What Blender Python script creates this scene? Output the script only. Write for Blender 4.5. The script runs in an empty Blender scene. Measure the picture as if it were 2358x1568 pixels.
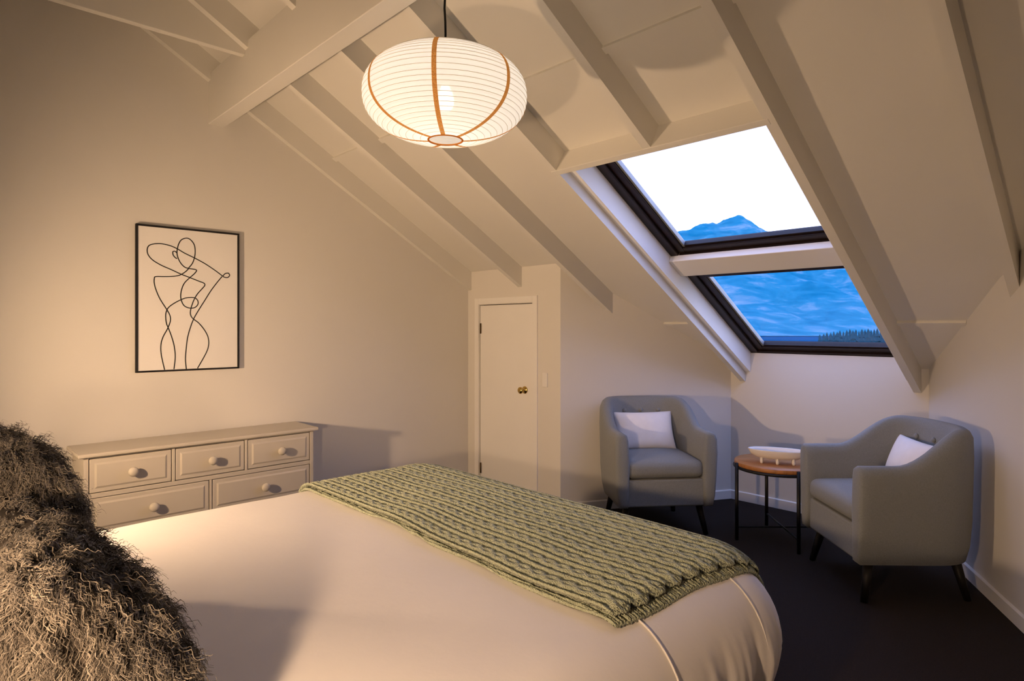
import bpy, bmesh, math, random
from mathutils import Vector, Matrix, noise
rnd = random.Random(7)
S = bpy.context.scene
C = S.collection
PI = math.pi
R = math.radians

# ------------------------------------------------------------------ camera
cd = bpy.data.cameras.new('camera'); cam = bpy.data.objects.new('camera', cd); C.objects.link(cam)
cam.location = (0, 0, 1.4); cam.rotation_euler = (R(90), 0, R(46.44))
cd.sensor_fit = 'HORIZONTAL'; cd.sensor_width = 36; cd.lens = 21.836; cd.shift_y = -0.01323
cd.clip_start = 0.02; cd.clip_end = 20000
S.camera = cam
# ------------------------------------------------------------------ world, exposure
S.view_settings.view_transform = 'Standard'; S.view_settings.look = 'None'
S.view_settings.gamma = 1; S.view_settings.use_curve_mapping = False
S.view_settings.exposure = 0.0
W = bpy.data.worlds.new('dusk_sky'); S.world = W; W.use_nodes = True
nt = W.node_tree; nt.nodes.clear()
tc = nt.nodes.new('ShaderNodeTexCoord'); sx = nt.nodes.new('ShaderNodeSeparateXYZ')
rp = nt.nodes.new('ShaderNodeValToRGB'); bg = nt.nodes.new('ShaderNodeBackground'); ow = nt.nodes.new('ShaderNodeOutputWorld')
nt.links.new(tc.outputs['Generated'], sx.inputs[0]); nt.links.new(sx.outputs['Z'], rp.inputs[0])
nt.links.new(rp.outputs[0], bg.inputs[0]); nt.links.new(bg.outputs[0], ow.inputs[0])
el = rp.color_ramp.elements
el[0].position = 0.0; el[0].color = (0.66, 0.69, 0.86, 1)
el[1].position = 1.0; el[1].color = (0.32, 0.47, 1.0, 1)
e = el.new(0.18); e.color = (0.56, 0.60, 0.90, 1)
e = el.new(0.36); e.color = (0.45, 0.52, 1.0, 1)
bg.inputs[1].default_value = 4.1
LAMP = (1.0, 0.66, 0.39)          # colour of the warm bulbs
LAMP_LEFT, LAMP_RIGHT = 2000.0, 1250.0

# ------------------------------------------------------------------ helpers
def mat(name, col, rough=0.6, metal=0.0, var=0.06, scale=6.0, bump=0.0, bscale=60.0, sheen=0.0, spec=0.3, stretch=None):
    m = bpy.data.materials.new(name); m.use_nodes = True
    t = m.node_tree; b = t.nodes['Principled BSDF']
    b.inputs['Roughness'].default_value = rough; b.inputs['Metallic'].default_value = metal
    b.inputs['Specular IOR Level'].default_value = spec
    if sheen: b.inputs['Sheen Weight'].default_value = sheen
    co = t.nodes.new('ShaderNodeTexCoord'); src = co.outputs['Object']
    if stretch:
        mp = t.nodes.new('ShaderNodeMapping'); mp.inputs['Scale'].default_value = stretch
        t.links.new(src, mp.inputs[0]); src = mp.outputs[0]
    n = t.nodes.new('ShaderNodeTexNoise'); n.inputs['Scale'].default_value = scale; n.inputs['Detail'].default_value = 4
    t.links.new(src, n.inputs['Vector'])
    r = t.nodes.new('ShaderNodeValToRGB')
    lo = [max(0, c*(1-var)) for c in col]; hi = [min(1, c*(1+var)) for c in col]
    r.color_ramp.elements[0].position = 0.3; r.color_ramp.elements[1].position = 0.7
    r.color_ramp.elements[0].color = (*lo, 1); r.color_ramp.elements[1].color = (*hi, 1)
    t.links.new(n.outputs[0], r.inputs[0]); t.links.new(r.outputs[0], b.inputs['Base Color'])
    if bump:
        n2 = t.nodes.new('ShaderNodeTexNoise'); n2.inputs['Scale'].default_value = bscale; n2.inputs['Detail'].default_value = 3
        t.links.new(src, n2.inputs['Vector'])
        bp = t.nodes.new('ShaderNodeBump'); bp.inputs['Strength'].default_value = bump; bp.inputs['Distance'].default_value = 0.01
        t.links.new(n2.outputs[0], bp.inputs['Height']); t.links.new(bp.outputs[0], b.inputs['Normal'])
    return m

def emit(name, col, s):
    m = bpy.data.materials.new(name); m.use_nodes = True; t = m.node_tree; t.nodes.clear()
    e = t.nodes.new('ShaderNodeEmission'); o = t.nodes.new('ShaderNodeOutputMaterial')
    e.inputs[0].default_value = (*col, 1); e.inputs[1].default_value = s
    t.links.new(e.outputs[0], o.inputs[0]); return m

def mesh(name, vs, fs, m, parent=None, smooth=False):
    me = bpy.data.meshes.new(name); me.from_pydata([tuple(v) for v in vs], [], fs)
    bm = bmesh.new(); bm.from_mesh(me); bmesh.ops.recalc_face_normals(bm, faces=bm.faces); bm.to_mesh(me); bm.free()
    if smooth:
        for p in me.polygons: p.use_smooth = True
    me.materials.append(m)
    o = bpy.data.objects.new(name, me); C.objects.link(o)
    if parent is not None: o.parent = parent
    return o

def bmobj(name, bm, m, parent=None, smooth=False):
    bmesh.ops.recalc_face_normals(bm, faces=bm.faces)
    me = bpy.data.meshes.new(name); bm.to_mesh(me); bm.free()
    if smooth:
        for p in me.polygons: p.use_smooth = True
    me.materials.append(m)
    o = bpy.data.objects.new(name, me); C.objects.link(o)
    if parent is not None: o.parent = parent
    return o

def empty(name, loc=(0, 0, 0), rz=0):
    o = bpy.data.objects.new(name, None); C.objects.link(o); o.location = loc; o.rotation_euler = (0, 0, rz)
    o.empty_display_size = 0.05; return o

def tag(o, label, cat, group=None):
    o['label'] = label; o['category'] = cat
    if group: o['group'] = group
    return o

def struct(o):
    o['kind'] = 'structure'; return o

HEX = [(0, 1, 3, 2), (4, 6, 7, 5), (0, 4, 5, 1), (2, 3, 7, 6), (0, 2, 6, 4), (1, 5, 7, 3)]
def hexa(fn, x0, x1, y0, y1, z0, z1):
    return [fn(x, y, z) for x in (x0, x1) for y in (y0, y1) for z in (z0, z1)]
IDN = lambda x, y, z: (x, y, z)
def bm_hex(bm, vs):
    b = [bm.verts.new(v) for v in vs]
    for f in HEX: bm.faces.new([b[i] for i in f])
def box(name, x0, x1, y0, y1, z0, z1, m, parent=None, bev=0.0, fn=IDN, seg=2):
    bm = bmesh.new(); bm_hex(bm, hexa(fn, x0, x1, y0, y1, z0, z1))
    if bev: bmesh.ops.bevel(bm, geom=bm.edges[:], offset=bev, segments=seg, affect='EDGES', profile=0.5)
    return bmobj(name, bm, m, parent)

def prism(name, poly, ext, m, parent=None):
    n = len(poly); e = Vector(ext)
    vs = [Vector(p) for p in poly] + [Vector(p)+e for p in poly]
    fs = [tuple(range(n)), tuple(range(2*n-1, n-1, -1))] + [(i, (i+1) % n, n+(i+1) % n, n+i) for i in range(n)]
    return mesh(name, vs, fs, m, parent)

def tube(pts, rad, seg=10, closed=False):
    pts = [Vector(p) for p in pts]; n = len(pts); vs = []; fs = []
    rads = rad if isinstance(rad, (list, tuple)) else [rad]*n
    nx = None
    for i, p in enumerate(pts):
        a = pts[(i-1) % n] if (i > 0 or closed) else p
        b = pts[(i+1) % n] if (i < n-1 or closed) else p
        t = (b-a).normalized()
        if nx is None:
            up = Vector((0, 0, 1)) if abs(t.z) < 0.9 else Vector((1, 0, 0)); nx = t.cross(up).normalized()
        else:
            nx = (nx - t*nx.dot(t)).normalized()
        ny = t.cross(nx)
        for k in range(seg):
            q = 2*PI*k/seg; vs.append(p + (nx*math.cos(q)+ny*math.sin(q))*rads[i])
    m = n if closed else n-1
    for i in range(m):
        for k in range(seg):
            a, b = i*seg, ((i+1) % n)*seg
            fs.append((a+k, a+(k+1) % seg, b+(k+1) % seg, b+k))
    if not closed:
        fs.append(tuple(range(seg-1, -1, -1))); fs.append(tuple(range((n-1)*seg, n*seg)))
    return vs, fs

def lathe(prof, seg=32, cap=True):
    vs = []; fs = []
    for r, z in prof:
        for k in range(seg):
            q = 2*PI*k/seg; vs.append((r*math.cos(q), r*math.sin(q), z))
    for i in range(len(prof)-1):
        for k in range(seg):
            fs.append((i*seg+k, i*seg+(k+1) % seg, (i+1)*seg+(k+1) % seg, (i+1)*seg+k))
    if cap:
        fs.append(tuple(range(seg-1, -1, -1))); fs.append(tuple(range((len(prof)-1)*seg, len(prof)*seg)))
    return vs, fs

def rbox(sx, sy, sz, r, n=8, crown=0.0):
    """rounded box centred on the origin with a puffed top"""
    bm = bmesh.new(); bmesh.ops.create_cube(bm, size=2)
    bmesh.ops.subdivide_edges(bm, edges=bm.edges[:], cuts=n*2, use_grid_fill=True)
    for v in bm.verts:
        q = v.co.copy(); h = (sx/2, sy/2, sz/2); p = []
        for i in range(3):
            a = abs(q[i]); a = a if a < 0.999 else 1.0
            p.append(math.copysign(math.sin(a*PI/2)**0.8 if a < 1 else 1.0, q[i])*h[i])
        p = Vector(p); c = Vector([max(-h[i]+r, min(h[i]-r, p[i])) for i in range(3)]); d = p-c
        if d.length > 1e-6: p = c + d.normalized()*min(r, d.length if d.length < r else r)
        if crown: 
            w = (1-min(1, abs(p.x)/h[0])**2.5)*(1-min(1, abs(p.y)/h[1])**2.5)
            p.z += crown*w*(1 if p.z > 0 else 0)
        v.co = p
    return bm

def pillow_pt(x, y, side, w, h, t):
    k = max(0.0, (1-x*x)*(1-y*y))**0.42
    px = w/2*x*(1-0.07*(1-y*y)*x*x); py = h/2*y*(1-0.07*(1-x*x)*y*y)
    return Vector((px, py, side*t/2*k))
def pillow_mesh(w, h, t, n=20, amp=0.0):
    vs = []; fs = []
    f = lambda i: math.sin((i/n*2-1)*PI/2)
    for s in (1, -1):
        for i in range(n+1):
            for j in range(n+1):
                p = pillow_pt(f(i), f(j), s, w, h, t)
                if amp: p.z += amp*noise.noise(Vector((p.x*9, p.y*9, s*3.3)))*max(0, (1-f(i)**2)*(1-f(j)**2))
                vs.append(p)
    N = (n+1)**2
    for s in range(2):
        for i in range(n):
            for j in range(n):
                a = s*N+i*(n+1)+j; q = (a, a+1, a+n+2, a+n+1); fs.append(q if s == 0 else q[::-1])
    return vs, fs
def weld(o, d=1e-4):
    bm = bmesh.new(); bm.from_mesh(o.data); bmesh.ops.remove_doubles(bm, verts=bm.verts, dist=d)
    bmesh.ops.recalc_face_normals(bm, faces=bm.faces); bm.to_mesh(o.data); bm.free()

# ------------------------------------------------------------------ materials
M = {}
M['wall'] = mat('wall_paint', (0.72, 0.695, 0.645), 0.75, var=0.012, scale=1.5, bump=0.04, bscale=180)
M['ceil'] = mat('ceiling_paint', (0.72, 0.70, 0.645), 0.7, var=0.012, scale=2, bump=0.03, bscale=140)
M['trim'] = mat('trim_paint', (0.83, 0.815, 0.78), 0.45, var=0.015, scale=3)
M['carpet'] = mat('carpet', (0.017, 0.0095, 0.006), 0.95, var=0.35, scale=160, bump=0.5, bscale=400)
M['dark_wood'] = mat('dark_stained_wood', (0.012, 0.0055, 0.004), 0.4, var=0.4, scale=14, stretch=(1, 1, 1), spec=0.35)
M['alu'] = mat('window_seal', (0.30, 0.32, 0.33), 0.45, metal=0.4, var=0.1)
M['black'] = mat('black_metal', (0.008, 0.008, 0.009), 0.45, var=0.1)
M['leg'] = mat('black_wood', (0.010, 0.008, 0.008), 0.5, var=0.15)
M['brass'] = mat('brass', (0.60, 0.42, 0.13), 0.2, metal=1.0, var=0.1)
M['bronze'] = mat('bronze_hinge', (0.10, 0.06, 0.025), 0.4, metal=0.8, var=0.1)
M['plastic'] = mat('white_plastic', (0.80, 0.78, 0.74), 0.35, var=0.01)
M['cabinet'] = mat('cream_lacquer', (0.565, 0.52, 0.44), 0.4, var=0.02, scale=5)
M['shadow_gap'] = mat('gap_shade', (0.10, 0.08, 0.06), 0.8, var=0.05)  # dark colour that paints the shade inside door and drawer gaps
M['canvas'] = mat('canvas', (0.80, 0.78, 0.75), 0.8, var=0.01, scale=4, bump=0.05, bscale=500)
M['ink'] = mat('ink', (0.010, 0.008, 0.008), 0.6, var=0.05)
M['fabric'] = mat('grey_upholstery', (0.225, 0.238, 0.24), 0.8, var=0.12, scale=220, bump=0.25, bscale=500, sheen=0.15)
M['white_fabric'] = mat('white_linen', (0.86, 0.84, 0.84), 0.85, var=0.02, scale=20, bump=0.12, bscale=350)
M['duvet'] = mat('white_cotton', (0.80, 0.765, 0.74), 0.7, var=0.015, scale=5, bump=0.10, bscale=30, sheen=0.1)
M['base'] = mat('bed_base_fabric', (0.09, 0.075, 0.065), 0.9, var=0.1, scale=60)
M['wood'] = mat('oiled_wood', (0.40, 0.17, 0.055), 0.4, var=0.3, scale=10, stretch=(1, 9, 1))
M['ceramic'] = mat('white_ceramic', (0.82, 0.78, 0.74), 0.35, var=0.02, spec=0.5)
M['wire'] = mat('wire_hoop', (0.85, 0.76, 0.62), 0.6, var=0.1)
M['cord'] = mat('black_cord', (0.006, 0.006, 0.006), 0.5, var=0.05)
M['shade_metal'] = mat('dark_lamp_shade', (0.05, 0.045, 0.04), 0.5, var=0.1)

def knit_mat():
    m = mat('sage_knit', (0.43, 0.465, 0.335), 0.95, var=0.10, scale=40, sheen=0.2)
    t = m.node_tree; b = t.nodes['Principled BSDF']
    co = t.nodes.new('ShaderNodeTexCoord')
    mp = t.nodes.new('ShaderNodeMapping'); mp.inputs['Scale'].default_value = (1, 1.6, 1); mp.inputs['Rotation'].default_value = (0, 0, R(35))
    t.links.new(co.outputs['Object'], mp.inputs[0])
    v = t.nodes.new('ShaderNodeTexVoronoi'); v.inputs['Scale'].default_value = 170
    t.links.new(mp.outputs[0], v.inputs['Vector'])
    bp = t.nodes.new('ShaderNodeBump'); bp.inputs['Strength'].default_value = 0.9; bp.inputs['Distance'].default_value = 0.006; bp.invert = True
    t.links.new(v.outputs['Distance'], bp.inputs['Height']); t.links.new(bp.outputs[0], b.inputs['Normal'])
    return m
M['knit'] = knit_mat()

def glass_mat():
    m = bpy.data.materials.new('window_glass'); m.use_nodes = True; t = m.node_tree; t.nodes.clear()
    o = t.nodes.new('ShaderNodeOutputMaterial'); mx = t.nodes.new('ShaderNodeMixShader')
    tr = t.nodes.new('ShaderNodeBsdfTransparent'); gl = t.nodes.new('ShaderNodeBsdfGlossy'); fr = t.nodes.new('ShaderNodeLayerWeight')
    gl.inputs['Roughness'].default_value = 0.02
    pw = t.nodes.new('ShaderNodeMath'); pw.operation = 'POWER'; pw.inputs[1].default_value = 5.0
    sc = t.nodes.new('ShaderNodeMath'); sc.operation = 'MULTIPLY_ADD'; sc.inputs[1].default_value = 0.6; sc.inputs[2].default_value = 0.02
    t.links.new(fr.outputs['Facing'], pw.inputs[0]); t.links.new(pw.outputs[0], sc.inputs[0]); t.links.new(sc.outputs[0], mx.inputs[0]); t.links.new(tr.outputs[0], mx.inputs[1]); t.links.new(gl.outputs[0], mx.inputs[2])
    t.links.new(mx.outputs[0], o.inputs[0]); return m
M['glass'] = glass_mat()

def paper_mat():
    m = bpy.data.materials.new('lantern_paper'); m.use_nodes = True; t = m.node_tree; t.nodes.clear()
    o = t.nodes.new('ShaderNodeOutputMaterial')
    d = t.nodes.new('ShaderNodeBsdfDiffuse'); tl = t.nodes.new('ShaderNodeBsdfTranslucent'); tp = t.nodes.new('ShaderNodeBsdfTransparent')
    d.inputs[0].default_value = (0.80, 0.79, 0.77, 1); tl.inputs[0].default_value = (0.95, 0.93, 0.90, 1)
    m1 = t.nodes.new('ShaderNodeMixShader'); m1.inputs[0].default_value = 0.6
    t.links.new(d.outputs[0], m1.inputs[1]); t.links.new(tl.outputs[0], m1.inputs[2])
    m2 = t.nodes.new('ShaderNodeMixShader'); m2.inputs[0].default_value = 0.022
    t.links.new(m1.outputs[0], m2.inputs[1]); t.links.new(tp.outputs[0], m2.inputs[2])
    em = t.nodes.new('ShaderNodeEmission'); em.inputs[0].default_value = (1.0, 0.92, 0.80, 1); em.inputs[1].default_value = 0.205
    ad = t.nodes.new('ShaderNodeAddShader'); t.links.new(m2.outputs[0], ad.inputs[0]); t.links.new(em.outputs[0], ad.inputs[1])
    t.links.new(ad.outputs[0], o.inputs[0]); return m
def strip_mat():
    m = bpy.data.materials.new('bamboo_strip'); m.use_nodes = True; t = m.node_tree; t.nodes.clear()
    o = t.nodes.new('ShaderNodeOutputMaterial'); d = t.nodes.new('ShaderNodeBsdfDiffuse'); tl = t.nodes.new('ShaderNodeBsdfTranslucent')
    n = t.nodes.new('ShaderNodeTexNoise'); n.inputs['Scale'].default_value = 90
    r = t.nodes.new('ShaderNodeValToRGB'); e = r.color_ramp.elements
    e[0].position = .35; e[0].color = (0.55, 0.22, 0.05, 1); e[1].position = .65; e[1].color = (0.80, 0.42, 0.13, 1)
    mx = t.nodes.new('ShaderNodeMixShader'); mx.inputs[0].default_value = .55
    t.links.new(n.outputs[0], r.inputs[0]); t.links.new(r.outputs[0], d.inputs[0]); t.links.new(r.outputs[0], tl.inputs[0])
    t.links.new(d.outputs[0], mx.inputs[1]); t.links.new(tl.outputs[0], mx.inputs[2]); t.links.new(mx.outputs[0], o.inputs[0]); return m
M['strip'] = strip_mat()
M['paper'] = paper_mat()

def fur_mat():
    m = bpy.data.materials.new('grey_brown_fur'); m.use_nodes = True; t = m.node_tree; b = t.nodes['Principled BSDF']
    a = t.nodes.new('ShaderNodeAttribute'); a.attribute_name = 'tone'
    r = t.nodes.new('ShaderNodeValToRGB'); e = r.color_ramp.elements
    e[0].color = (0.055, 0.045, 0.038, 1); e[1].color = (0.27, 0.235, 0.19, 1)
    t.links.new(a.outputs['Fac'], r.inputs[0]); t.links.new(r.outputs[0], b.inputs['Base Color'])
    b.inputs['Roughness'].default_value = 0.6; b.inputs['Sheen Weight'].default_value = 0.2
    return m
M['fur'] = fur_mat()
M['fur_base'] = mat('fur_hide', (0.055, 0.045, 0.038), 0.95, var=0.2, scale=40)

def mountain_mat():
    m = bpy.data.materials.new('mountain_haze_blue'); m.use_nodes = True; t = m.node_tree; b = t.nodes['Principled BSDF']
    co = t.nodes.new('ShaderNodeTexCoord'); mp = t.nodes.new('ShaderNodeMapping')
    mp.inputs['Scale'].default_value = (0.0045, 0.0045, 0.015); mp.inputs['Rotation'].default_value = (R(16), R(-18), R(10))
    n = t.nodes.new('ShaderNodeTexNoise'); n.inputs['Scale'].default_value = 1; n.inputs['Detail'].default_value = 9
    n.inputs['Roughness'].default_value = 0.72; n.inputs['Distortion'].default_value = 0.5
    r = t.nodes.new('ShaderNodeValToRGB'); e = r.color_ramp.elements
    e[0].position = 0.36; e[0].color = (0.003, 0.12, 0.20, 1); e[1].position = 0.68; e[1].color = (0.17, 0.25, 0.30, 1)  # distance haze is put into these blue slope colours
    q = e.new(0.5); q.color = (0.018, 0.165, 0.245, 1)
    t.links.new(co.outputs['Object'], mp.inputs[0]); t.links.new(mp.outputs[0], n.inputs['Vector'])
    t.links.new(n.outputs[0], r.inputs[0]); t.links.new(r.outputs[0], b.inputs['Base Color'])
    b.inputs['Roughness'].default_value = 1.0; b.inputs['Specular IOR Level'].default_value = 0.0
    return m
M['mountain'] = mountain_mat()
M['lake'] = mat('lake_water', (0.001, 0.06, 0.14), 0.9, spec=0.0, var=0.1, scale=0.01)
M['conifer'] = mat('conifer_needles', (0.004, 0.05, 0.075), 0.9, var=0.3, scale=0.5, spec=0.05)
M['bark'] = mat('conifer_bark', (0.04, 0.05, 0.06), 0.9)

# ------------------------------------------------------------------ room shell
AL = R(30.1); ca, sa, T = math.cos(AL), math.sin(AL), math.tan(AL)
ZK = 3.904                                   # ceiling plane: z = ZK - T*y  (y > 0)
def zc(y): return ZK - T*abs(y)
def SP(u, s, w): return (u, s*ca + w*sa, ZK - s*sa + w*ca)        # roof coordinates: across, down the slope, outwards
WL, WD, WV, WB = -4.23, 3.49, 4.80, -0.55
DC, C1, C2 = -3.14, -2.448, -1.07            # corners door/splay, splay/window, window/right splay
RS = 0.556                                    # right splay: u gained per metre towards the head wall
RB = C2 + RS*(WV-WB)
up = 0.06
struct(prism('floor', [(WL-.2, WB-.2, 0), (RB+.3, WB-.2, 0), (C2+.3, WV+.2, 0), (WL-.2, WV+.2, 0)], (0, 0, -0.1), M['carpet']))
struct(prism('wall_left', [(WL, WB-.1, 0), (WL, WD+.12, 0), (WL, WD+.12, zc(WD+.12)+up), (WL, 0, ZK+up), (WL, WB-.1, zc(WB-.1)+up)], (-.12, 0, 0), M['wall']))
DL, DR, DT = -4.068, -3.438, 1.584           # door leaf
bm = bmesh.new()
def wallbox(x0, x1, z0, f=True):
    vs = [(x0, WD, z0), (x0, WD, zc(WD)+up), (x0, WD+.1, z0), (x0, WD+.1, zc(WD+.1)+up), (x1, WD, z0), (x1, WD, zc(WD)+up), (x1, WD+.1, z0), (x1, WD+.1, zc(WD+.1)+up)]
    bm_hex(bm, vs)
wallbox(WL, DL-.006, 0); wallbox(DL-.006, DR+.006, DT+.006); wallbox(DR+.006, DC, 0)
struct(bmobj('wall_door', bm, M['wall']))
def vwall(name, a, b, ext, extra=None, m='wall'):
    (x0, y0), (x1, y1) = a, b
    pts = [(x0, y0, 0), (x1, y1, 0), (x1, y1, zc(y1)+up)]
    if y0*y1 < 0:
        k = y0/(y0-y1); pts.append((x0+(x1-x0)*k, 0, ZK+up))
    pts.append((x0, y0, zc(y0)+up))
    return struct(prism(name, pts, ext, M[m]))
vwall('wall_splay_left', (DC, WD), (C1, WV), (-.088, .047, 0))
struct(prism('wall_window', [(C1-.05, WV, 0), (C2+.05, WV, 0), (C2+.05, WV, zc(WV)+.072), (C1-.05, WV, zc(WV)+.072)], (0, .1, 0), M['wall']))
vwall('wall_splay_right', (C2, WV), (RB, WB), (.088, .049, 0))
vwall('wall_head', (RB+.1, WB), (WL, WB), (0, -.12, 0))

# ceiling: sloped boards with the window opening left free
R0 = [-4.23, -3.600, -2.985, -2.370, -1.755, -1.157, -0.515, 0.10, 0.715, 1.33]    # left edge of each rafter
RW = 0.045; kw = -0.1384                      # rafter width, underside of the rafters
WU0, WU1 = R0[3]+RW, R0[5]                    # window opening between two rafters
bm = bmesh.new(); TH = 0.16
HS = 3.045
bm_hex(bm, hexa(SP, WL-.14, WU0, -.0, 5.75, 0, TH))
bm_hex(bm, hexa(SP, WU0, WU1, -.0, HS, 0, TH))
bm_hex(bm, hexa(SP, WU1+.040, RB+.2, -.0, 5.75, 0, TH))
def SN(u, s, w): return (u, -(s*ca + w*sa), ZK - s*sa + w*ca)
bm_hex(bm, hexa(SN, WL-.14, RB+.2, -.0, 0.95, 0, TH))
ceiling = struct(bmobj('ceiling', bm, M['ceil']))
def s_at(y, w): return (y - w*sa)/ca
for i, u in enumerate(R0):
    um = u+RW/2
    if i <= 1: ye = WD
    elif i == 2: ye = WD + (um-DC)/(C1-DC)*(WV-WD)
    elif i in (3, 5): ye = WV
    elif i == 4: ye = None
    else: ye = WV - (u-C2)/RS
    # the foot is cut off plumb against its wall
    if ye is None:
        vs = hexa(SP, u, u+RW, 0.0, 3.028, kw, 0.01)
    else:
        ye += 0.004
        vs = []
        for x in (u, u+RW):
            yy = ye
            if i == 2: yy = WD + (x-DC)/(C1-DC)*(WV-WD) + 0.004
            if i >= 6: yy = WV - (x-C2)/RS + 0.004
            vs += [SP(x, 0, kw), SP(x, 0, .01), SP(x, s_at(yy, kw), kw), SP(x, s_at(yy, .01), .01)]
    bm = bmesh.new(); bm_hex(bm, vs)
    bmobj('rafter', bm, M['ceil'], ceiling)
# cross battens over the sheet joints
for yj in (2.184, 4.262):
    sj = yj/ca
    for i in range(len(R0)-1):
        a, b = R0[i]+RW, R0[i+1]
        if yj > 3:
            if i in (3, 4): continue
            if i < 2: continue
            if i == 2: a = max(a, DC+(yj-WD)/(WV-WD)*(C1-DC))
            if i >= 5: b = min(b, C2+(WV-yj)*RS)
            if b-a < .03: continue
        box('batten', a, b, sj-.006, sj+.030, -.017, .004, M['ceil'], ceiling, fn=SP)
# purlin beam, collar joist, header over the window
box('purlin_beam', WL, RB-.6, 1.333, 1.432, 2.700, 3.02, M['ceil'], ceiling, bev=.004)
box('collar_joist', R0[1]-.045, R0[1]-.002, WB, 1.333, 2.945, 3.22, M['ceil'], ceiling, bev=.003)
box('window_header', R0[3]+.004, R0[5]+.02, 3.026, 3.062, kw-.002, .13, M['ceil'], ceiling, bev=.003, fn=SP)
# reveal linings beside the windows
box('reveal_lining', WU0, WU0+.042, 3.062, s_at(WV, -.07)-.004, -.072, .14, M['trim'], ceiling, fn=SP)
box('reveal_lining', WU1-.04, WU1, 3.062, s_at(WV, -.07)-.004, -.072, .064, M['trim'], ceiling, fn=SP)
GL, GR = WU0+.042, WU1-.04
box('window_rail', GL, GR, 4.165, 4.345, .022, .14, M['trim'], ceiling, bev=.004, fn=SP)

def skylight(name, s0, s1):
    w = struct(empty(name, SP((GL+WU1)/2, (s0+s1)/2, .06)))
    W0 = Vector(w.location)
    GR = WU1+.038
    fn = lambda u, s, q: Vector(SP(u, s, q)) - W0
    fw, sw = .060, .050
    def ring(nm, a, q0, q1, wd, m, bev=.004):
        u0, u1, t0, t1 = GL+a, GR-a, s0+a, s1-a
        for (x0, x1, y0, y1) in ((u0, u0+wd, t0, t1), (u1-wd, u1, t0, t1), (u0+wd, u1-wd, t0, t0+wd), (u0+wd, u1-wd, t1-wd, t1)):
            mm = M['dark_wood'] if (nm == 'seal_strip' and y1 == t1 and y0 != t0) else m
            box(nm, x0, x1, y0, y1, q0, q1, mm, w, bev=bev, fn=fn)
    ring('frame_board', .001, .066, .150, fw, M['dark_wood'])
    ring('sash_board', fw, .084, .146, sw, M['dark_wood'])
    ring('seal_strip', fw+sw, .096, .128, .016, M['alu'], bev=.002)
    box('pane', GL+fw+sw+.012, GR-fw-sw-.012, s0+fw+sw+.012, s1-fw-sw-.012, .116, .120, M['glass'], w, fn=fn)
    return w
skylight('window_1', 3.064, 4.225)
skylight('window_2', 4.350, 5.565)

# skirting boards
def skirting(name, a, b, nrm, h=.073, t=.014):
    (x0, y0), (x1, y1) = a, b; nx, ny = nrm
    vs = []
    for (x, y) in ((x0, y0), (x1, y1)):
        for q in (0, t):
            for z in (0, h - (.006 if q else 0)): vs.append((x+nx*q, y+ny*q, z))
    bm = bmesh.new(); bm_hex(bm, vs); return struct(bmobj(name, bm, M['trim']))
skirting('baseboard_splay_left', (DC, WD), (C1, WV), (.884, -.467))
skirting('baseboard_window', (C1, WV), (C2, WV), (0, -1))
skirting('baseboard_splay_right', (C2, WV), (RB, WB), (-.874, -.486))
skirting('baseboard_left', (WL, WB), (WL, WD), (1, 0))
skirting('baseboard_door', (DR+.066, WD), (DC, WD), (0, -1))

# ------------------------------------------------------------------ door
door = struct(empty('door_1', ((DL+DR)/2, WD, 0)))
def dbox(nm, x0, x1, y0, y1, z0, z1, m, p=None, bev=.002):
    o = p or door
    return box(nm, x0-door.location.x, x1-door.location.x, y0-WD, y1-WD, z0, z1, m, o, bev=bev)
leaf = dbox('door_leaf', DL, DR, WD+.001, WD+.04, .006, DT, M['trim'], bev=.003)
dbox('gap_shade_backing', DL-.006, DR+.006, WD+.045, WD+.09, 0, DT+.006, M['shadow_gap'])  # dark box added behind the leaf, paints the gap's shade
dbox('architrave', DR+.010, DR+.062, WD-.012, WD+.002, 0, DT+.062, M['trim'])
dbox('architrave', DL-.062, DL-.010, WD-.012, WD+.002, 0, DT+.062, M['trim'])
dbox('architrave', DL-.010, DR+.010, WD-.012, WD+.002, DT+.010, DT+.062, M['trim'])
for z0 in (1.343, .146):
    vs, fs = tube([(DL+.012-door.location.x, -.006, z0), (DL+.012-door.location.x, -.006, z0+.088)], .0065, 10)
    mesh('hinge', vs, fs, M['bronze'], door, True)
kx = -3.520-door.location.x
vs, fs = lathe([(.030, 0), (.030, .004), (.024, .008), (.012, .010), (.011, .030), (.020, .036), (.027, .046), (.027, .056), (.018, .064), (.004, .066)], 24)
knob = mesh('door_knob', [(x+kx, -z, y+.897) for x, y, z in vs], fs, M['brass'], door, True)
o = box('light_switch', -.026, .026, -.010, 0, -.055, .055, M['plastic'], bev=.004)
o.location = (-3.296, WD, .990)
tag(o, 'plain white wall plate beside the small door', 'light switch')

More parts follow.
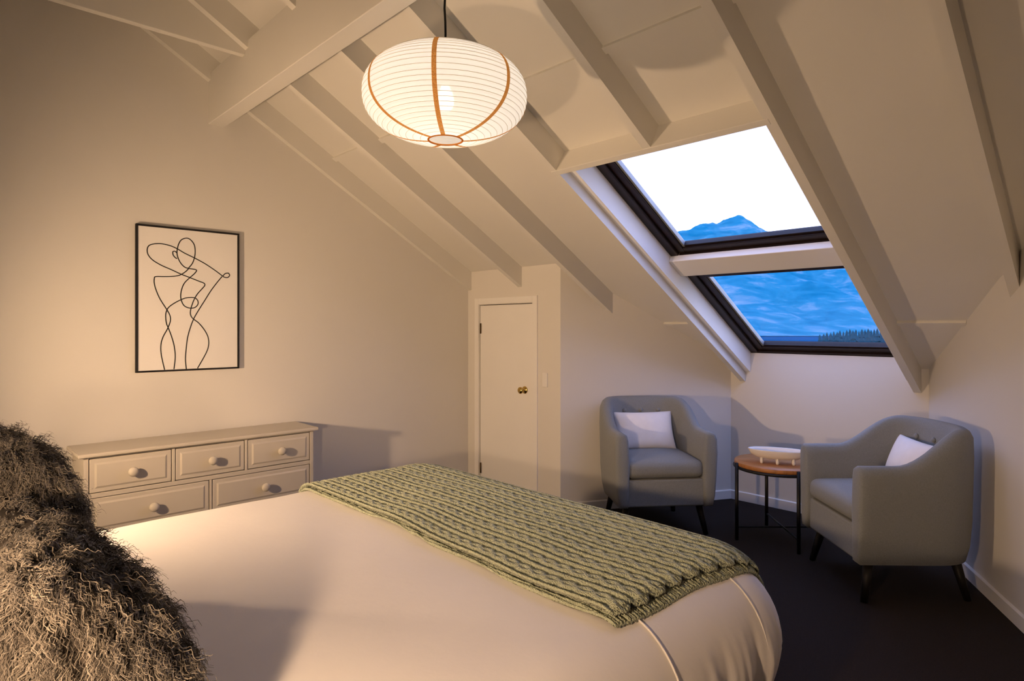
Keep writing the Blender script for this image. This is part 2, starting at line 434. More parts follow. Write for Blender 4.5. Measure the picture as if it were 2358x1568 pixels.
# ------------------------------------------------------------------ picture
PV0, PV1, PZ0, PZ1 = .921, 1.517, 1.127, 2.014
pic = empty('framed_drawing', (WL, PV0, PZ0)); pw, ph = PV1-PV0, PZ1-PZ0
tag(pic, 'black framed one-line figure drawing on white hanging above the dresser', 'picture')
for a in ((0, .0, pw, .0, .011), (0, .0, pw, ph-.011, ph), (0, 0, .011, .011, ph-.011), (0, pw-.011, pw, .011, ph-.011)):
    _, y0, y1, z0, z1 = a
    if z0 == 0.0 and z1 == .011: pass
    box('frame_bar', .003, .030, y0, y1, z0, z1, M['ink'], pic, bev=.0015)
box('canvas', .006, .024, .010, pw-.010, .010, ph-.010, M['canvas'], pic)
ST = [
 [(493,600),(507,618),(528,623),(536,609),(524,595),(503,596),(489,605),(451,633),(389,673),(329,704),(269,731),(224,756),(186,771),(136,779),(96,774),(69,761),(60,735),(66,705),(90,676),(136,648),(193,624),(244,601),(296,582),(349,562),(379,551),(384,537),(369,516),(342,483),(322,447),(309,411),(300,375),(301,347),(315,325),(349,297),(382,254),(403,210),(408,167),(399,124),(375,74),(341,12)],
 [(489,599),(465,568),(423,508),(382,438),(342,369),(318,322),(299,268),(283,205),(275,134),(271,70),(276,11)],
 [(289,641),(312,674),(325,718),(327,761),(319,796),(296,822),(273,826),(247,812),(231,781),(223,738),(228,703),(244,669),(266,646),(289,639),(329,634),(335,626),(322,607),(296,581),(266,547),(250,508),(244,465),(250,430),(266,403),(296,391),(325,395),(343,415),(343,437),(329,454),(302,458),(263,450),(218,426),(180,397),(164,369),(160,338),(164,296),(174,268),(193,213),(208,150),(213,86),(206,13)],
 [(289,637),(269,615),(237,593),(199,584),(149,580),(105,577),(98,563),(98,536),(108,495),(130,441),(164,383),(183,345),(186,310),(170,262),(146,213),(134,165),(136,103),(154,12)],
 [(224,728),(212,739),(200,735),(202,715),(215,699),(224,696)]]
def catmull(p, n=5):
    p = [Vector(q) for q in p]; o = []
    for i in range(len(p)-1):
        a, b, c, d = p[max(i-1, 0)], p[i], p[i+1], p[min(i+2, len(p)-1)]
        for k in range(n):
            t = k/n
            o.append(0.5*((2*b)+(c-a)*t+(2*a-5*b+4*c-d)*t*t+(3*b-a-3*c+d)*t**3))
    o.append(p[-1]); return o
for s in ST:
    vs, fs = tube([(.0245, q.x/1000, q.y/1000) for q in catmull(s)], .0034, 6)
    mesh('drawn_line', [(.0245+(v.x-.0245)*.3, v.y, v.z) for v in vs], fs, M['ink'], pic, True)

# ------------------------------------------------------------------ dresser
dr = empty('dresser', (WL+.016, .60, 0)); tag(dr, 'cream chest of drawers with round knobs below the framed drawing', 'dresser')
DX = -3.88-(WL+.016); DW = 1.29                       # depth to the drawer fronts, length
Y = lambda v: v-.60
def fr(nm, x0, x1, y0, y1, z0, z1, m='cabinet', bev=.002, p=None): return box(nm, x0, x1, y0, y1, z0, z1, M[m], p or dr, bev=bev)
fr('top_board', 0, DX+.022, Y(.585), Y(1.905), .717, .738, bev=.006)
fr('side_panel', .0, DX, Y(.612), Y(.634), .06, .717); fr('side_panel', 0, DX, Y(1.856), Y(1.878), .06, .717)
fr('back_panel', .0, .012, Y(.634), Y(1.856), .06, .717)
fr('carcass', .012, DX-.022, Y(.634), Y(1.856), .06, .717, 'shadow_gap')
for z0, z1 in ((.708, .717), (.499, .523), (.286, .310), (.060, .094)):
    fr('rail', DX-.022, DX, Y(.634), Y(1.856), z0, z1)
for v in (1.0305, 1.4355): fr('divider', DX-.022, DX, Y(v), Y(v+.0155), .523, .708)
for z0, z1 in ((.310, .499), (.094, .286)): fr('divider', DX-.022, DX, Y(1.2315), Y(1.2315+.0135), z0, z1)
def drawer(v0, v1, z0, z1):
    g = .0035
    f = fr('drawer', DX-.020, DX-.002, Y(v0)+g, Y(v1)-g, z0+g, z1-g, bev=.004)
    a = .020
    vs = []
    for q, x in ((0, DX-.003), (.012, DX+.003)):
        vs += [(x, Y(v0)+g+a+q, z0+g+a+q), (x, Y(v1)-g-a-q, z0+g+a+q), (x, Y(v1)-g-a-q, z1-g-a-q), (x, Y(v0)+g+a+q, z1-g-a-q)]
    mesh('raised_panel', vs, [(0, 1, 5, 4), (1, 2, 6, 5), (2, 3, 7, 6), (3, 0, 4, 7), (4, 5, 6, 7), (3, 2, 1, 0)], M['cabinet'], f)
    vs2, fs2 = lathe([(.013, 0), (.011, .006), (.010, .014), (.020, .022), (.0255, .030), (.0255, .036), (.019, .044), (.006, .047)], 20)
    yc, zz = (Y(v0)+Y(v1))/2, (z0+z1)/2
    mesh('knob', [(DX+.002+z, yc+x, zz+y) for x, y, z in vs2], fs2, M['cabinet'], f, True)
for v0, v1 in ((.634, 1.0305), (1.046, 1.4355), (1.451, 1.856)): drawer(v0, v1, .523, .708)
for z0, z1 in ((.310, .499), (.094, .286)):
    drawer(.634, 1.2315, z0, z1); drawer(1.245, 1.856, z0, z1)
for x in (.02, DX-.06):
    for y in (.62, 1.83): fr('foot', x, x+.045, Y(y), Y(y)+.045, 0, .06)

# ------------------------------------------------------------------ bed
BU0, BU1, BV0, BV1 = -3.075, -0.852, -0.28, 2.25     # outer outline of the duvet
RC, RR, RZ, ZT = 0.30, 0.22, 0.25, 0.600
def inset(u, v):
    cx, cy = (BU0+BU1)/2, (BV0+BV1)/2; hx, hy = (BU1-BU0)/2-RC, (BV1-BV0)/2-RC
    qx, qy = abs(u-cx)-hx, abs(v-cy)-hy
    return -(math.hypot(max(qx, 0), max(qy, 0)) + min(max(qx, qy), 0) - RC)
def zb(u, v):
    d = inset(u, v)
    if d >= RR: return ZT
    k = max(0.0, min(1.0, (RR-d)/RR)); return ZT - RZ*(1-math.sqrt(1-k*k))
def outline(d, n=300):
    """outline of the bed shrunk by d, n points evenly by perimeter parameter"""
    r = max(RC-d, 0.002); x0, x1, y0, y1 = BU0+d, BU1-d, BV0+d, BV1-d
    hx, hy = (x1-x0)/2-r, (y1-y0)/2-r; cx, cy = (x0+x1)/2, (y0+y1)/2
    LX, LY = BU1-BU0-2*RC, BV1-BV0-2*RC; A = RC*PI/2*1.0; P = 2*LX+2*LY+4*A; out = []
    for i in range(n):
        t = i/n*P
        for kind, L, a0, sx, sy in (('s', LY, 0, 1, 0), ('a', A, 0, 1, 1), ('s', LX, 1, 0, 1), ('a', A, 1, -1, 1), ('s', LY, 2, -1, 0), ('a', A, 2, -1, -1), ('s', LX, 3, 0, -1), ('a', A, 3, 1, -1)):
            if t <= L: break
            t -= L
        f = t/L
        if kind == 's':
            nrm = [(1, 0), (0, 1), (-1, 0), (0, -1)][a0]
            if a0 == 0: p = (x1, cy-hy+2*hy*f)
            elif a0 == 1: p = (cx+hx-2*hx*f, y1)
            elif a0 == 2: p = (x0, cy+hy-2*hy*f)
            else: p = (cx-hx+2*hx*f, y0)
        else:
            an = (a0+f)*PI/2; nrm = (math.cos(an), math.sin(an)); p = (cx+sx*hx+r*nrm[0], cy+sy*hy+r*nrm[1])
        out.append((p[0], p[1], nrm[0], nrm[1], i/n*P))
    return out
NB = 900
rings = []
prof = [(.95, ZT), (.7, ZT), (.5, ZT), (.36, ZT), (.27, ZT)]
for k in range(13):
    a = k/12*PI/2; prof.append((RR-RR*math.sin(a), ZT-RZ*(1-math.cos(a))))
for k in range(1, 9): prof.append((.004*k + .0008*k*k, ZT-RZ-k*.03))
vs = []
for d, z in prof:
    for (x, y, nx, ny, t) in outline(d, NB):
        w = max(0.0, min(1.0, (ZT-.06-z)/.30)); w = w*w*(3-2*w)
        f = (math.sin(t*34+1.6*math.sin(t*3.1))*.55+math.sin(t*67+2*math.sin(t*5))*.35+noise.noise(Vector((t*9, 2, z*2)))*.7+math.sin(t*118+3*math.sin(t*7))*.22)*.015*w
        dz = .004*noise.noise(Vector((x*3, y*3, 5)))+.0025*noise.noise(Vector((x*8+y*2, y*5, 1)))
        vs.append((x+nx*f, y+ny*f, z + dz*(1-w)))
fs = [tuple(range(NB))]
for i in range(len(prof)-1):
    for k in range(NB): fs.append((i*NB+k, (i+1)*NB+k, (i+1)*NB+(k+1) % NB, i*NB+(k+1) % NB))
duvet = mesh('duvet', vs, fs, M['duvet'], None, True)
tag(duvet, 'white cotton duvet spread over the bed and hanging over its sides', 'duvet')
def seam(v, s0, s1, top=-1.30):
    pts = []
    n = 26
    for i in range(n+1):
        a = i/n
        L = a*(RR+.33)
        if L < .16: u, z = BU1-RR-.16+L, ZT
        else:
            q = min(PI/2, (L-.16)/(.235)); u = BU1-RR+RR*math.sin(q); z = ZT-RZ*(1-math.cos(q))
        pts.append((u+.001, v, z+.0025))
    vs, fs = tube(pts, .0030, 6); mesh('piping', vs, fs, M['duvet'], duvet, True)
seam(1.915, 0, 0); seam(1.437, 0, 0)
bed = empty('bed', (-1.97, .95, 0)); tag(bed, 'low double bed with dark base under the white duvet', 'bed')
box('base', -.96, .96, -1.20, 1.13, .07, .24, M['base'], bed, bev=.015)
box('mattress', -.955, .955, -1.20, 1.12, .24, .50, M['white_fabric'], bed, bev=.05, seg=4)
box('headboard', -1.02, 1.02, -1.43, -1.34, .05, 1.05, M['base'], bed, bev=.02)
for x in (-.85, .85):
    for y in (-1.1, 1.02): box('leg', x-.03, x+.03, y-.03, y+.03, 0, .07, M['leg'], bed)

# ------------------------------------------------------------------ knitted throw
def throw_pt(u, s, off):
    """point on the bed surface lifted by off; s runs along y and follows the foot end down"""
    s1 = BV1-RR
    y = s if s <= s1 else s1+RR*math.sin(min(1.2, (s-s1)/(RR*1.06)))
    return Vector((u, y, zb(u, y)+off))
def throw_layer(name, u0, u1, s0, s1, base, nu, nv, parent, right, P=.0925):
    vs = []; fs = []
    for i in range(nu+1):
        for j in range(nv+1):
            b = j/nv; ue = right(b); us = u0 + .012*math.sin(b*17)+.008*math.sin(b*41)
            u = us+(ue-us)*i/nu
            near = s0+.045*(1-(i/nu)**2)+.010*math.sin(u*5.1)+.005*math.sin(u*11)
            far = s1+.01*math.sin(u*4)
            s = near+(far-near)*b
            ph = (b*(s1-s0)/P) % 1.0
            d = min(ph, 1-ph)
            rib = max(0.0, 1-(d/.10)**2)
            k = int(b*(s1-s0)/P)
            cab = 0.0
            if d > .14:
                x = (d-.14)/.36
                sw = .165*math.sin(u*2*PI/.125 + k*1.9)
                q1, q2 = (ph-.5-sw)/.17, (ph-.5+sw)/.17
                cab = max(0, 1-q1*q1, 1-q2*q2)*min(1, x*2.5)
            edge = min(1, b*nv/2.0)
            off = base + (.0130*rib + .0125*cab*edge)*(1 if P > .05 else .4) 
            if P < .05: off += .0035*math.sin(s*2*PI/.017)
            wv = .004*noise.noise(Vector((u*4, s*4, 9)))
            e = min(i, nu-i)
            if e < 5: off = base + (off-base)*(.6+.08*e) + (.0035*math.sin(s*2*PI/.011) if e < 5 else 0)
            vs.append(throw_pt(u, s, off+wv))
    N = len(vs)
    for i in range(nu+1):
        for j in range(nv+1):
            p = vs[i*(nv+1)+j]; vs.append(p-Vector((0, 0, .008)))
    def idx(i, j, l=0): return l*N+i*(nv+1)+j
    for i in range(nu):
        for j in range(nv):
            fs.append((idx(i, j), idx(i+1, j), idx(i+1, j+1), idx(i, j+1)))
            fs.append((idx(i, j, 1), idx(i, j+1, 1), idx(i+1, j+1, 1), idx(i+1, j, 1)))
    for i in range(nu):
        for j in (0, nv):
            fs.append((idx(i, j), idx(i+1, j), idx(i+1, j, 1), idx(i, j, 1)))
    for j in range(nv):
        for i in (0, nu): fs.append((idx(i, j), idx(i, j+1), idx(i, j+1, 1), idx(i, j, 1)))
    return mesh(name, vs, fs, M['knit'], parent, True)
throw = empty('throw_blanket', (0, 0, 0)); tag(throw, 'folded sage green cable knit throw across the foot of the bed', 'blanket')
throw_layer('upper_layer', -2.995, -1.0, 1.335, 2.225, .028, 460, 190, throw,
            lambda b: -1.035+.045*b+.022*abs(math.sin(b*PI*.89/.0925))-.012+.010*math.sin(b*9+1))
throw_layer('under_layer', -3.0, -.96, 1.328, 2.205, .010, 110, 300, throw,
            lambda b: -1.010+.040*b+.006*math.sin(b*11), P=.022)

# ------------------------------------------------------------------ fur cushions
def fur_cushion(loc, rot, w, h, t, label, seed):
    rg = random.Random(seed)
    root = empty('fur_cushion', loc); root.rotation_euler = rot
    tag(root, label, 'cushion')
    vs, fs = pillow_mesh(w, h, t, 18)
    o = mesh('cushion_body', vs, fs, M['fur_base'], root, True); weld(o)
    inv = root.rotation_euler.to_matrix().transposed()
    down = inv @ Vector((0, 0, -1))
    V = []; F = []; tone = []
    for c in range(1500):
        x = math.sin(rg.uniform(-1, 1)*PI/2*.97); y = math.sin(rg.uniform(-1, 1)*PI/2*.97); s = 1 if rg.random() < .72 else -1
        p = pillow_pt(x, y, s, w, h, t)
        e = .01
        du = pillow_pt(min(x+e, .999), y, s, w, h, t)-pillow_pt(max(x-e, -.999), y, s, w, h, t)
        dv = pillow_pt(x, min(y+e, .999), s, w, h, t)-pillow_pt(x, max(y-e, -.999), s, w, h, t)
        n = du.cross(dv).normalized()*s
        ctone = rg.uniform(.05, .75)
        swirl = Vector((noise.noise(p*9+Vector((seed, 0, 0))), noise.noise(p*9+Vector((0, seed, 3))), 0))
        dirc = (n*.50 + down*.6 + swirl*.8 + Vector((rg.gauss(0, .2), rg.gauss(0, .2), rg.gauss(0, .2)))).normalized()
        a1 = dirc.orthogonal().normalized(); a2 = dirc.cross(a1)
        fr_, ph0, L0 = rg.uniform(2.4, 4.0), rg.uniform(0, 6.28), rg.uniform(.045, .075)
        rad = rg.uniform(.0028, .0055)
        for k in range(18):
            base = p + a1*rg.gauss(0, .006) + a2*rg.gauss(0, .006) - n*.004
            L = L0*rg.uniform(.75, 1.1); pts = []
            ph = ph0+rg.gauss(0, .35); tn = max(0, min(1, ctone+rg.gauss(0, .12)))
            cv = Vector((rg.gauss(0, .005), rg.gauss(0, .005), rg.gauss(0, .005)))
            for q in range(13):
                f = q/12; r2 = rad*min(1, f*2.0)
                an = ph+f*fr_*2*PI
                pts.append(base + dirc*L*f*(1-.15*f) + down*(.020*f*f) + cv*f + a1*math.cos(an)*r2 + a2*math.sin(an)*r2)
            wd = .0012
            sd = (a1*math.cos(k)+a2*math.sin(k)+n*.3).normalized()
            st = len(V)
            for q, pt in enumerate(pts):
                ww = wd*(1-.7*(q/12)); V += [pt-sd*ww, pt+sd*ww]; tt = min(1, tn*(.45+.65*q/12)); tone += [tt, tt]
            for q in range(12): F.append((st+2*q, st+2*q+1, st+2*q+3, st+2*q+2))
    me = bpy.data.meshes.new('fur'); me.from_pydata([tuple(v) for v in V], [], F)
    at = me.attributes.new('tone', 'FLOAT', 'POINT'); at.data.foreach_set('value', tone)
    for pl in me.polygons: pl.use_smooth = True
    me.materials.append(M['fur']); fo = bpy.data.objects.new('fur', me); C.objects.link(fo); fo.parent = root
    fo['kind'] = 'stuff'
    return root
# local z of the cushion = its face; tilt so that the face looks towards the foot of the bed and up
fur_cushion((-1.46, .235, .83), (R(90-34), 0, R(180)), .52, .46, .20, 'curly grey-brown fur cushion leaning low in front of the taller one', 3)
fur_cushion((-2.03, .180, .880), (R(90-11), 0, R(180)), .54, .485, .25, 'curly grey-brown fur cushion standing upright behind the low one', 11)

# ------------------------------------------------------------------ armchairs
def make_chair(loc, phi, label):
    root = empty('armchair', loc, phi); tag(root, label, 'armchair', 'tub armchairs by the skylight')
    HW, Y0, Y1, YS, TK, ZB = .345, -.33, .33, .02, .085, .20
    path = []
    for k in range(9): path.append((HW, Y0+(YS-Y0)*k/9, 0.0, 1))
    na = 40
    def se(a, A, B, p=2.7):
        c, s = math.cos(a), math.sin(a)
        return math.copysign(abs(c)**(2/p), c)*A, abs(s)**(2/p)*B
    P = []                                   # outer point, inner point, progress 0 arm front .. 1 back centre
    na1 = 10
    for k in range(na1): 
        y = Y0+(YS-Y0)*k/na1; P.append(((HW, y), (HW-TK, y)))
    for k in range(na+1):
        a = PI*k/na
        P.append((tuple(Vector(se(a, HW, Y1-YS))+Vector((0, YS))), tuple(Vector(se(a, HW-TK, Y1-YS-TK))+Vector((0, YS)))))
    for k in range(na1-1, -1, -1):
        y = Y0+(YS-Y0)*k/na1; P.append(((-HW, y), (-HW+TK, y)))
    def hh(y):
        t = max(0, min(1, (y+.14)/.36)); t = t*t*(3-2*t); return .695+.012*(1 if y < -.2 else 0)*0 + .18*t
    vs = []; fs = []; rows = []
    n = len(P)
    def section(o, i, sc=1.0, yoff=0.0):
        o = Vector((*o, 0)); i = Vector((*i, 0)); h = hh((o.y+i.y)/2 if True else 0)
        d = i-o
        bulge = d.normalized()*.03
        pts = [(o+bulge*.9, ZB), (o+bulge*.35, ZB+.07), (o, ZB+.20), (o-bulge*.25, h-.14), (o-bulge*.15, h-.045), (o+d*.10, h-.014), (o+d*.30, h), (o+d*.62, h), (o+d*.88, h-.014), (o+d*1.0, h-.05), (o+d*1.08, h-.16), (o+d*1.10, .44), (o+d*1.05, .34), (o+d, ZB)]
        c = Vector((0, 0, 0)); 
        r = [Vector((p.x, p.y+yoff, z)) for p, z in pts]
        if sc != 1.0:
            m = sum(r, Vector())/len(r)
            r = [Vector((m.x+(q.x-m.x)*sc, q.y, m.z+(q.z-m.z)*(1-(1-sc)*.22))) for q in r]
        return r
    secs = [section(*P[0], .55, -.016), section(*P[0], .86, -.011)] + [section(*p) for p in P] + [section(*P[-1], .86, -.011), section(*P[-1], .55, -.016)]
    ns = len(secs[0])
    for s_ in secs: vs += s_
    for k in range(len(secs)-1):
        for q in range(ns):
            fs.append((k*ns+q, k*ns+(q+1) % ns, (k+1)*ns+(q+1) % ns, (k+1)*ns+q))
    fs.append(tuple(range(ns-1, -1, -1))); fs.append(tuple(range((len(secs)-1)*ns, len(secs)*ns)))
    shell = mesh('backrest_shell', vs, fs, M['fabric'], root, True)
    box('front_panel', -.272, .272, -.320, .20, ZB, .382, M['fabric'], root, bev=.012, seg=3)
    o = bmobj('seat_cushion', rbox(.530, .54, .115, .046, 8, .020), M['fabric'], root, True); o.location = (0, -.064, .445)
    for bx in (-.13, 0, .13):
        yy = YS + (Y1-YS-TK)*(1-abs(bx/(HW-TK))**2.7)**(1/2.7)
        vs2, fs2 = lathe([(.003, -.010), (.013, -.008), (.016, 0), (.012, .006), (.003, .009)], 14)
        b = mesh('button', [(bx+x, yy-.009-z, .775+y) for x, y, z in vs2], fs2, M['fabric'], shell, True)
    for x, y in ((.25, -.25), (-.25, -.25), (.22, .20), (-.22, .20)):
        k = 1 if y < 0 else 1
        sx, sy = math.copysign(.035, x), math.copysign(.045, y)
        vs3, fs3 = tube([(x, y, ZB+.01), (x+sx, y+sy, 0.0)], [.026, .017], 12)
        mesh('leg', [Vector((v.x, v.y, max(v.z, 0))) for v in vs3], fs3, M['leg'], root, True)
    return root
CH1, PH1 = (-2.545, 3.795, 0), R(52)
CH2, PH2 = (-1.050, 3.885, 0), R(-45)
make_chair(CH1, PH1, 'grey tub armchair against the plain wall near the small door')
make_chair(CH2, PH2, 'grey tub armchair in the corner right of the round side table')
def lumbar(ch, ph, off, tilt, rz, label):
    vs, fs = pillow_mesh(.46, .29, .15, 18, .01)
    o = mesh('lumbar_pillow', vs, fs, M['white_fabric'], None, True); weld(o)
    q = Matrix.Translation(ch) @ Matrix.Rotation(ph, 4, 'Z') @ Matrix.Translation(off) @ Matrix.Rotation(rz, 4, 'Z') @ Matrix.Rotation(R(90-tilt), 4, 'X')
    o.matrix_world = q
    tag(o, label, 'pillow', 'white lumbar pillows'); return o
lumbar(CH1, PH1, (-.01, .125, .635), 22, R(2), 'white rectangular pillow on the armchair near the small door')
lumbar(CH2, PH2, (.01, .125, .635), 20, R(-3), 'white rectangular pillow on the armchair right of the side table')

# ------------------------------------------------------------------ side table and bowl
TC = (-1.768, 4.105)
tb = empty('side_table', (*TC, 0)); tag(tb, 'small round side table with wooden top and black metal legs', 'side table')
vs, fs = lathe([(.262, .482), (.268, .486), (.270, .494), (.270, .506), (.266, .510), (.02, .5105)], 48)
mesh('table_top', vs, fs, M['wood'], tb, True)
vs, fs = tube([(.268*math.cos(a*PI/24), .268*math.sin(a*PI/24), .474) for a in range(48)], .010, 8, True)
mesh('ring_rail', vs, fs, M['black'], tb, True)
for a in (231, 319, 128, 41):
    x, y = .278*math.cos(R(a)), .278*math.sin(R(a))
    vs, fs = tube([(x, y, 0), (x, y, .506)], .0115, 10); mesh('leg', vs, fs, M['black'], tb, True)
for a, b in ((231, 41), (319, 128)):
    vs, fs = tube([(.278*math.cos(R(a)), .278*math.sin(R(a)), .085), (.278*math.cos(R(b)), .278*math.sin(R(b)), .085)], .006, 8)
    mesh('cross_bar', vs, fs, M['black'], tb, True)
bw = empty('oval_bowl', (-1.742, 4.045, .5105), R(24)); tag(bw, 'long oval white bowl on ball feet on the side table', 'bowl')
A_, B_ = .180, .075
vs = []; fs = []; sg = 40
pr_ = [(.42, .030), (.70, .036), (.90, .055), (1.0, .086), (.995, .092), (.96, .088), (.86, .062), (.66, .046), (.30, .042)]
for r, z in pr_:
    for k in range(sg):
        q = 2*PI*k/sg; c, s = math.cos(q), math.sin(q)
        vs.append((A_*r*math.copysign(abs(c)**.85, c), B_*r*math.copysign(abs(s)**1.1, s), z))
for i in range(len(pr_)-1):
    for k in range(sg): fs.append((i*sg+k, i*sg+(k+1) % sg, (i+1)*sg+(k+1) % sg, (i+1)*sg+k))
fs.append(tuple(range(sg-1, -1, -1))); fs.append(tuple(range((len(pr_)-1)*sg, len(pr_)*sg)))
mesh('dish', vs, fs, M['ceramic'], bw, True)
for x, y in ((-.095, -.034), (.0, -.046), (.095, -.034), (-.095, .034), (0, .046), (.095, .034)):
    v2, f2 = lathe([(.003, 0), (.008, .002), (.011, .009), (.011, .018), (.009, .030), (.008, .040)], 12)
    mesh('ball_foot', [(a+x, b+y, c) for a, b, c in v2], f2, M['ceramic'], bw, True)

# ------------------------------------------------------------------ paper lantern
LC = Vector((-1.805, 1.382, 2.236)); LRX, LRZ = .297, .158
ln = empty('paper_lantern', LC); tag(ln, 'flattened white paper lantern with brown strips hanging from the beam', 'pendant lamp')
def lprof(t):                                # t 0 bottom .. 1 top
    a = -PI/2+PI*t; p = 2.25
    c, s = abs(math.cos(a)), math.sin(a)
    return LRX*c**(2/p), LRZ*math.copysign(abs(s)**(2/p), s)
NR = 30; prof = []
t0 = .055
for i in range(NR*4+1):
    t = t0+(1-2*t0)*i/(NR*4); r, z = lprof(t); prof.append((r-.0032*abs(math.sin(PI*i/4)), z))
vs, fs = lathe(prof, 72, cap=False)
shade = mesh('paper_shade', vs, fs, M['paper'], ln, True)
a0 = math.atan2(-1.382, 1.805)
for k in range(7):
    an = a0+R(-7)+2*PI*k/7; vs = []; fs = []
    for i in range(49):
        t = t0+(1-2*t0)*i/48; r, z = lprof(t); r += .0022
        hw = .0078
        for sgn in (-1, 1):
            dx = sgn*hw
            vs.append((r*math.cos(an)-dx*math.sin(an), r*math.sin(an)+dx*math.cos(an), z))
    for i in range(48): fs.append((2*i, 2*i+1, 2*i+3, 2*i+2))
    mesh('strip', vs, fs, M['strip'], shade, True)
vs = []; fs = []
for i in range(4, NR*4, 4):
    v2, f2 = tube([((prof[i][0]+.0004)*math.cos(a*PI/30), (prof[i][0]+.0004)*math.sin(a*PI/30), prof[i][1]) for a in range(60)], .0008, 4, True)
    fs += [tuple(q+len(vs) for q in f) for f in f2]; vs += v2
o = mesh('wire_hoops', vs, fs, M['wire'], shade, True)
for zz, i in ((prof[0][1], 0), (prof[-1][1], -1)):
    vs, fs = tube([(prof[i][0]*math.cos(a*PI/18), prof[i][0]*math.sin(a*PI/18), zz) for a in range(36)], .0035, 8, True)
    mesh('rim_ring', vs, fs, M['strip'], shade, True)
bulb_m = emit('bulb_glow', (1.0, .90, .77), 25.0)
vs, fs = lathe([(.004, -.052), (.018, -.047), (.028, -.034), (.032, -.016), (.030, .004), (.020, .026), (.014, .040)], 20)
mesh('bulb', vs, fs, bulb_m, ln, True)
vs, fs = lathe([(.016, .040), (.018, .045), (.018, .085), (.010, .095)], 16); mesh('socket', vs, fs, M['cord'], ln, True)
zt = 2.700-LC.z
pts = [(.004*math.sin(i*1.1)*(1 if 0 < i < 8 else 0), .003*math.cos(i*1.7)*(1 if 0 < i < 8 else 0), .09+(zt-.09)*i/8) for i in range(9)]
vs, fs = tube(pts, .0042, 8); mesh('cord', vs, fs, M['cord'], ln, True)
vs, fs = lathe([(.028, zt-.022), (.030, zt-.004), (.030, zt-.0005)], 20); mesh('ceiling_rose', vs, fs, M['cord'], ln, True)

# ------------------------------------------------------------------ reading lamps on the head wall
def sconce(x, label, power, turn=0.0, dip=0.0):
    l = empty('wall_lamp', (x, WB, 1.18))
    hd = Matrix.Translation((0, .22, 0)) @ Matrix.Rotation(turn, 4, 'Z') @ Matrix.Rotation(-dip, 4, 'X') @ Matrix.Translation((0, -.22, 0)); tag(l, label, 'wall lamp')
    vs, fs = lathe([(.050, 0), (.050, .010), (.044, .016), (.012, .018)], 24)
    mesh('wall_plate', [(a, c, b) for a, b, c in vs], fs, M['brass'], l, True)
    vs, fs = tube([(0, .016, 0), (0, .10, 0), (0, .155, 0)], [.008, .008, .016], 12); mesh('arm', vs, fs, M['brass'], l, True)
    prof = [(.012, .150), (.045, .165), (.068, .200), (.076, .245), (.078, .292), (.0765, .292), (.0745, .245), (.066, .203), (.044, .170), (.012, .156)]
    vs, fs = lathe(prof, 32); mesh('shade', [hd @ Vector((a, c, b)) for a, b, c in vs], fs, M['shade_metal'], l, True)
    vs, fs = lathe([(.048, .232), (.050, .236), (.050, .240), (.044, .248), (.022, .252), (.003, .253)], 24)
    mesh('glowing_bulb', [hd @ Vector((a, c, b)) for a, b, c in vs], fs, emit('bulb_glow_wall', LAMP, power), l, True)
sconce(-2.95, 'dome shaded wall lamp beside the headboard towards the drawing wall', LAMP_LEFT, R(5), R(-1))
sconce(-.65, 'dome shaded wall lamp beside the headboard towards the open side', LAMP_RIGHT, R(32), R(15))

# ------------------------------------------------------------------ outdoors
F = Vector((-math.sin(R(46.44)), math.cos(R(46.44)), 0)); G = Vector((math.cos(R(46.44)), math.sin(R(46.44)), 0))
sky = [(-600, .10), (300, .135), (700, .150), (1030, .1535), (1150, .158), (1206, .166), (1248, .167), (1290, .169), (1323, .167), (1360, .173), (1430, .179), (1450, .1803), (1472, .179), (1528, .173), (1584, .163), (1626, .155), (1710, .1545), (1752, .1538), (1822, .1523), (2000, .150), (2500, .16), (3200, .15), (4800, .11)]
def ridge(x):
    for (a, b), (c, d) in zip(sky, sky[1:]):
        if a <= x <= c: t = (x-a)/(c-a); return (b+(d-b)*t)*4000 + 9*noise.noise(Vector((x*.02, 3, 1))) + 4*noise.noise(Vector((x*.06, 7, 1)))
    return 400
vs = []; fs = []; nx, nd = 540, 70
for i in range(nx+1):
    X = -600+5400*i/nx
    for j in range(nd+1):
        D = 2300+2200*j/nd
        if D <= 4000:
            t = (D-2300)/1700; z = -32+(ridge(X)+32)*(.35*t+.65*t**1.9)
            z += (noise.noise(Vector((X*.0035, D*.003, 1)))*60+noise.noise(Vector((X*.011, D*.009, 4)))*22)*math.sin(PI*t)**.8*min(1, t*3)
            z += noise.noise(Vector((X*.03, D*.02, 4)))*5*t
        else: z = ridge(X)-(D-4000)*.5
        vs.append(F*D+G*X+Vector((0, 0, z)))
for i in range(nx):
    for j in range(nd):
        a = i*(nd+1)+j; fs.append((a, a+1, a+nd+2, a+nd+1))
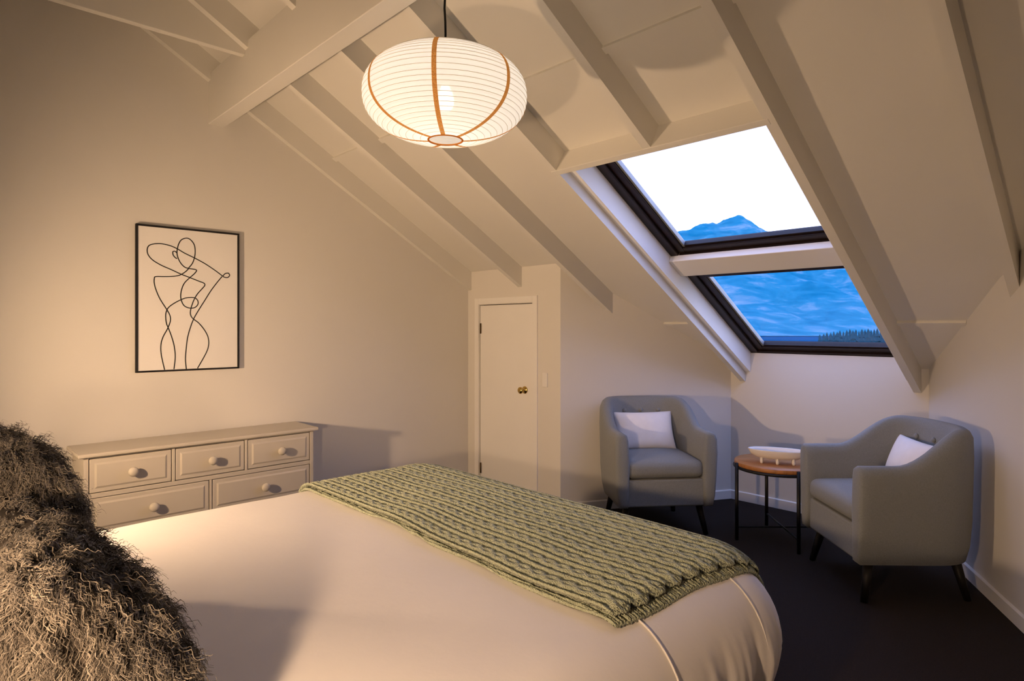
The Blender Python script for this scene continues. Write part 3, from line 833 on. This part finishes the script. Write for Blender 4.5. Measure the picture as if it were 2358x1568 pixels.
mt = struct(mesh('mountain', vs, fs, M['mountain'], None, True))
vs = [F*D+G*X+Vector((0, 0, -34)) for D in (440, 2500) for X in (-900, 3600)]
struct(mesh('lake', vs, [(0, 1, 3, 2)], M['lake']))
vs = [F*D+G*X+Vector((0, 0, z)) for D, z in ((12, -6), (360, -16), (460, -35)) for X in (-80 if D < 100 else -300, 60 if D < 100 else 700)]
struct(mesh('hillside', vs, [(0, 1, 3, 2), (2, 3, 5, 4)], M['conifer']))
def conifer(X, D, h, w, seed, gz):
    rg = random.Random(seed); base = F*D+G*X+Vector((0, 0, gz))
    r = empty('conifer', base); tag(r, 'small dark conifer in the distant row beyond the lower skylight', 'tree', 'conifers beyond the lower skylight')
    vs, fs = tube([(0, 0, 0), (0, 0, h*.9)], [.25, .05], 6); mesh('trunk', vs, fs, M['bark'], r)
    V = []; Fc = []
    nl = 7
    for k in range(nl):
        z0 = h*(.12+.88*k/nl); z1 = z0+h*.24; rr = w*(1-k/nl)**.85+.15; st = len(V); n = 9
        for q in range(n):
            a = 2*PI*q/n+k; V.append((rr*rg.uniform(.75, 1.15)*math.cos(a), rr*rg.uniform(.75, 1.15)*math.sin(a), z0+rg.uniform(-.3, .3)))
        V.append((0, 0, min(z1, h))); V.append((0, 0, z0+.3))
        for q in range(n): Fc.append((st+q, st+(q+1) % n, st+n)); Fc.append((st+(q+1) % n, st+q, st+n+1))
    mesh('crown', V, Fc, M['conifer'], r)
tr = [(1888, 769), (1897, 768), (1904, 764), (1913, 765), (1920, 762), (1928, 764), (1934, 760), (1942, 762), (1950, 759), (1957, 757), (1964, 760), (1971, 758), (1978, 761), (1985, 757), (1992, 758), (1999, 756), (2006, 759), (2013, 757), (2020, 755), (2028, 758), (2037, 757), (2046, 760)]
for i, (px, py) in enumerate(tr):
    D = 180+7.5*((i*9) % 22); gz = -6-10*(D-12)/348; X = (px-1179)/1430.3*D; top = 1.4-(py-752.8)/1430.3*D
    conifer(X, D, top-gz, 1.9+.2*((i*3) % 4), i, gz)
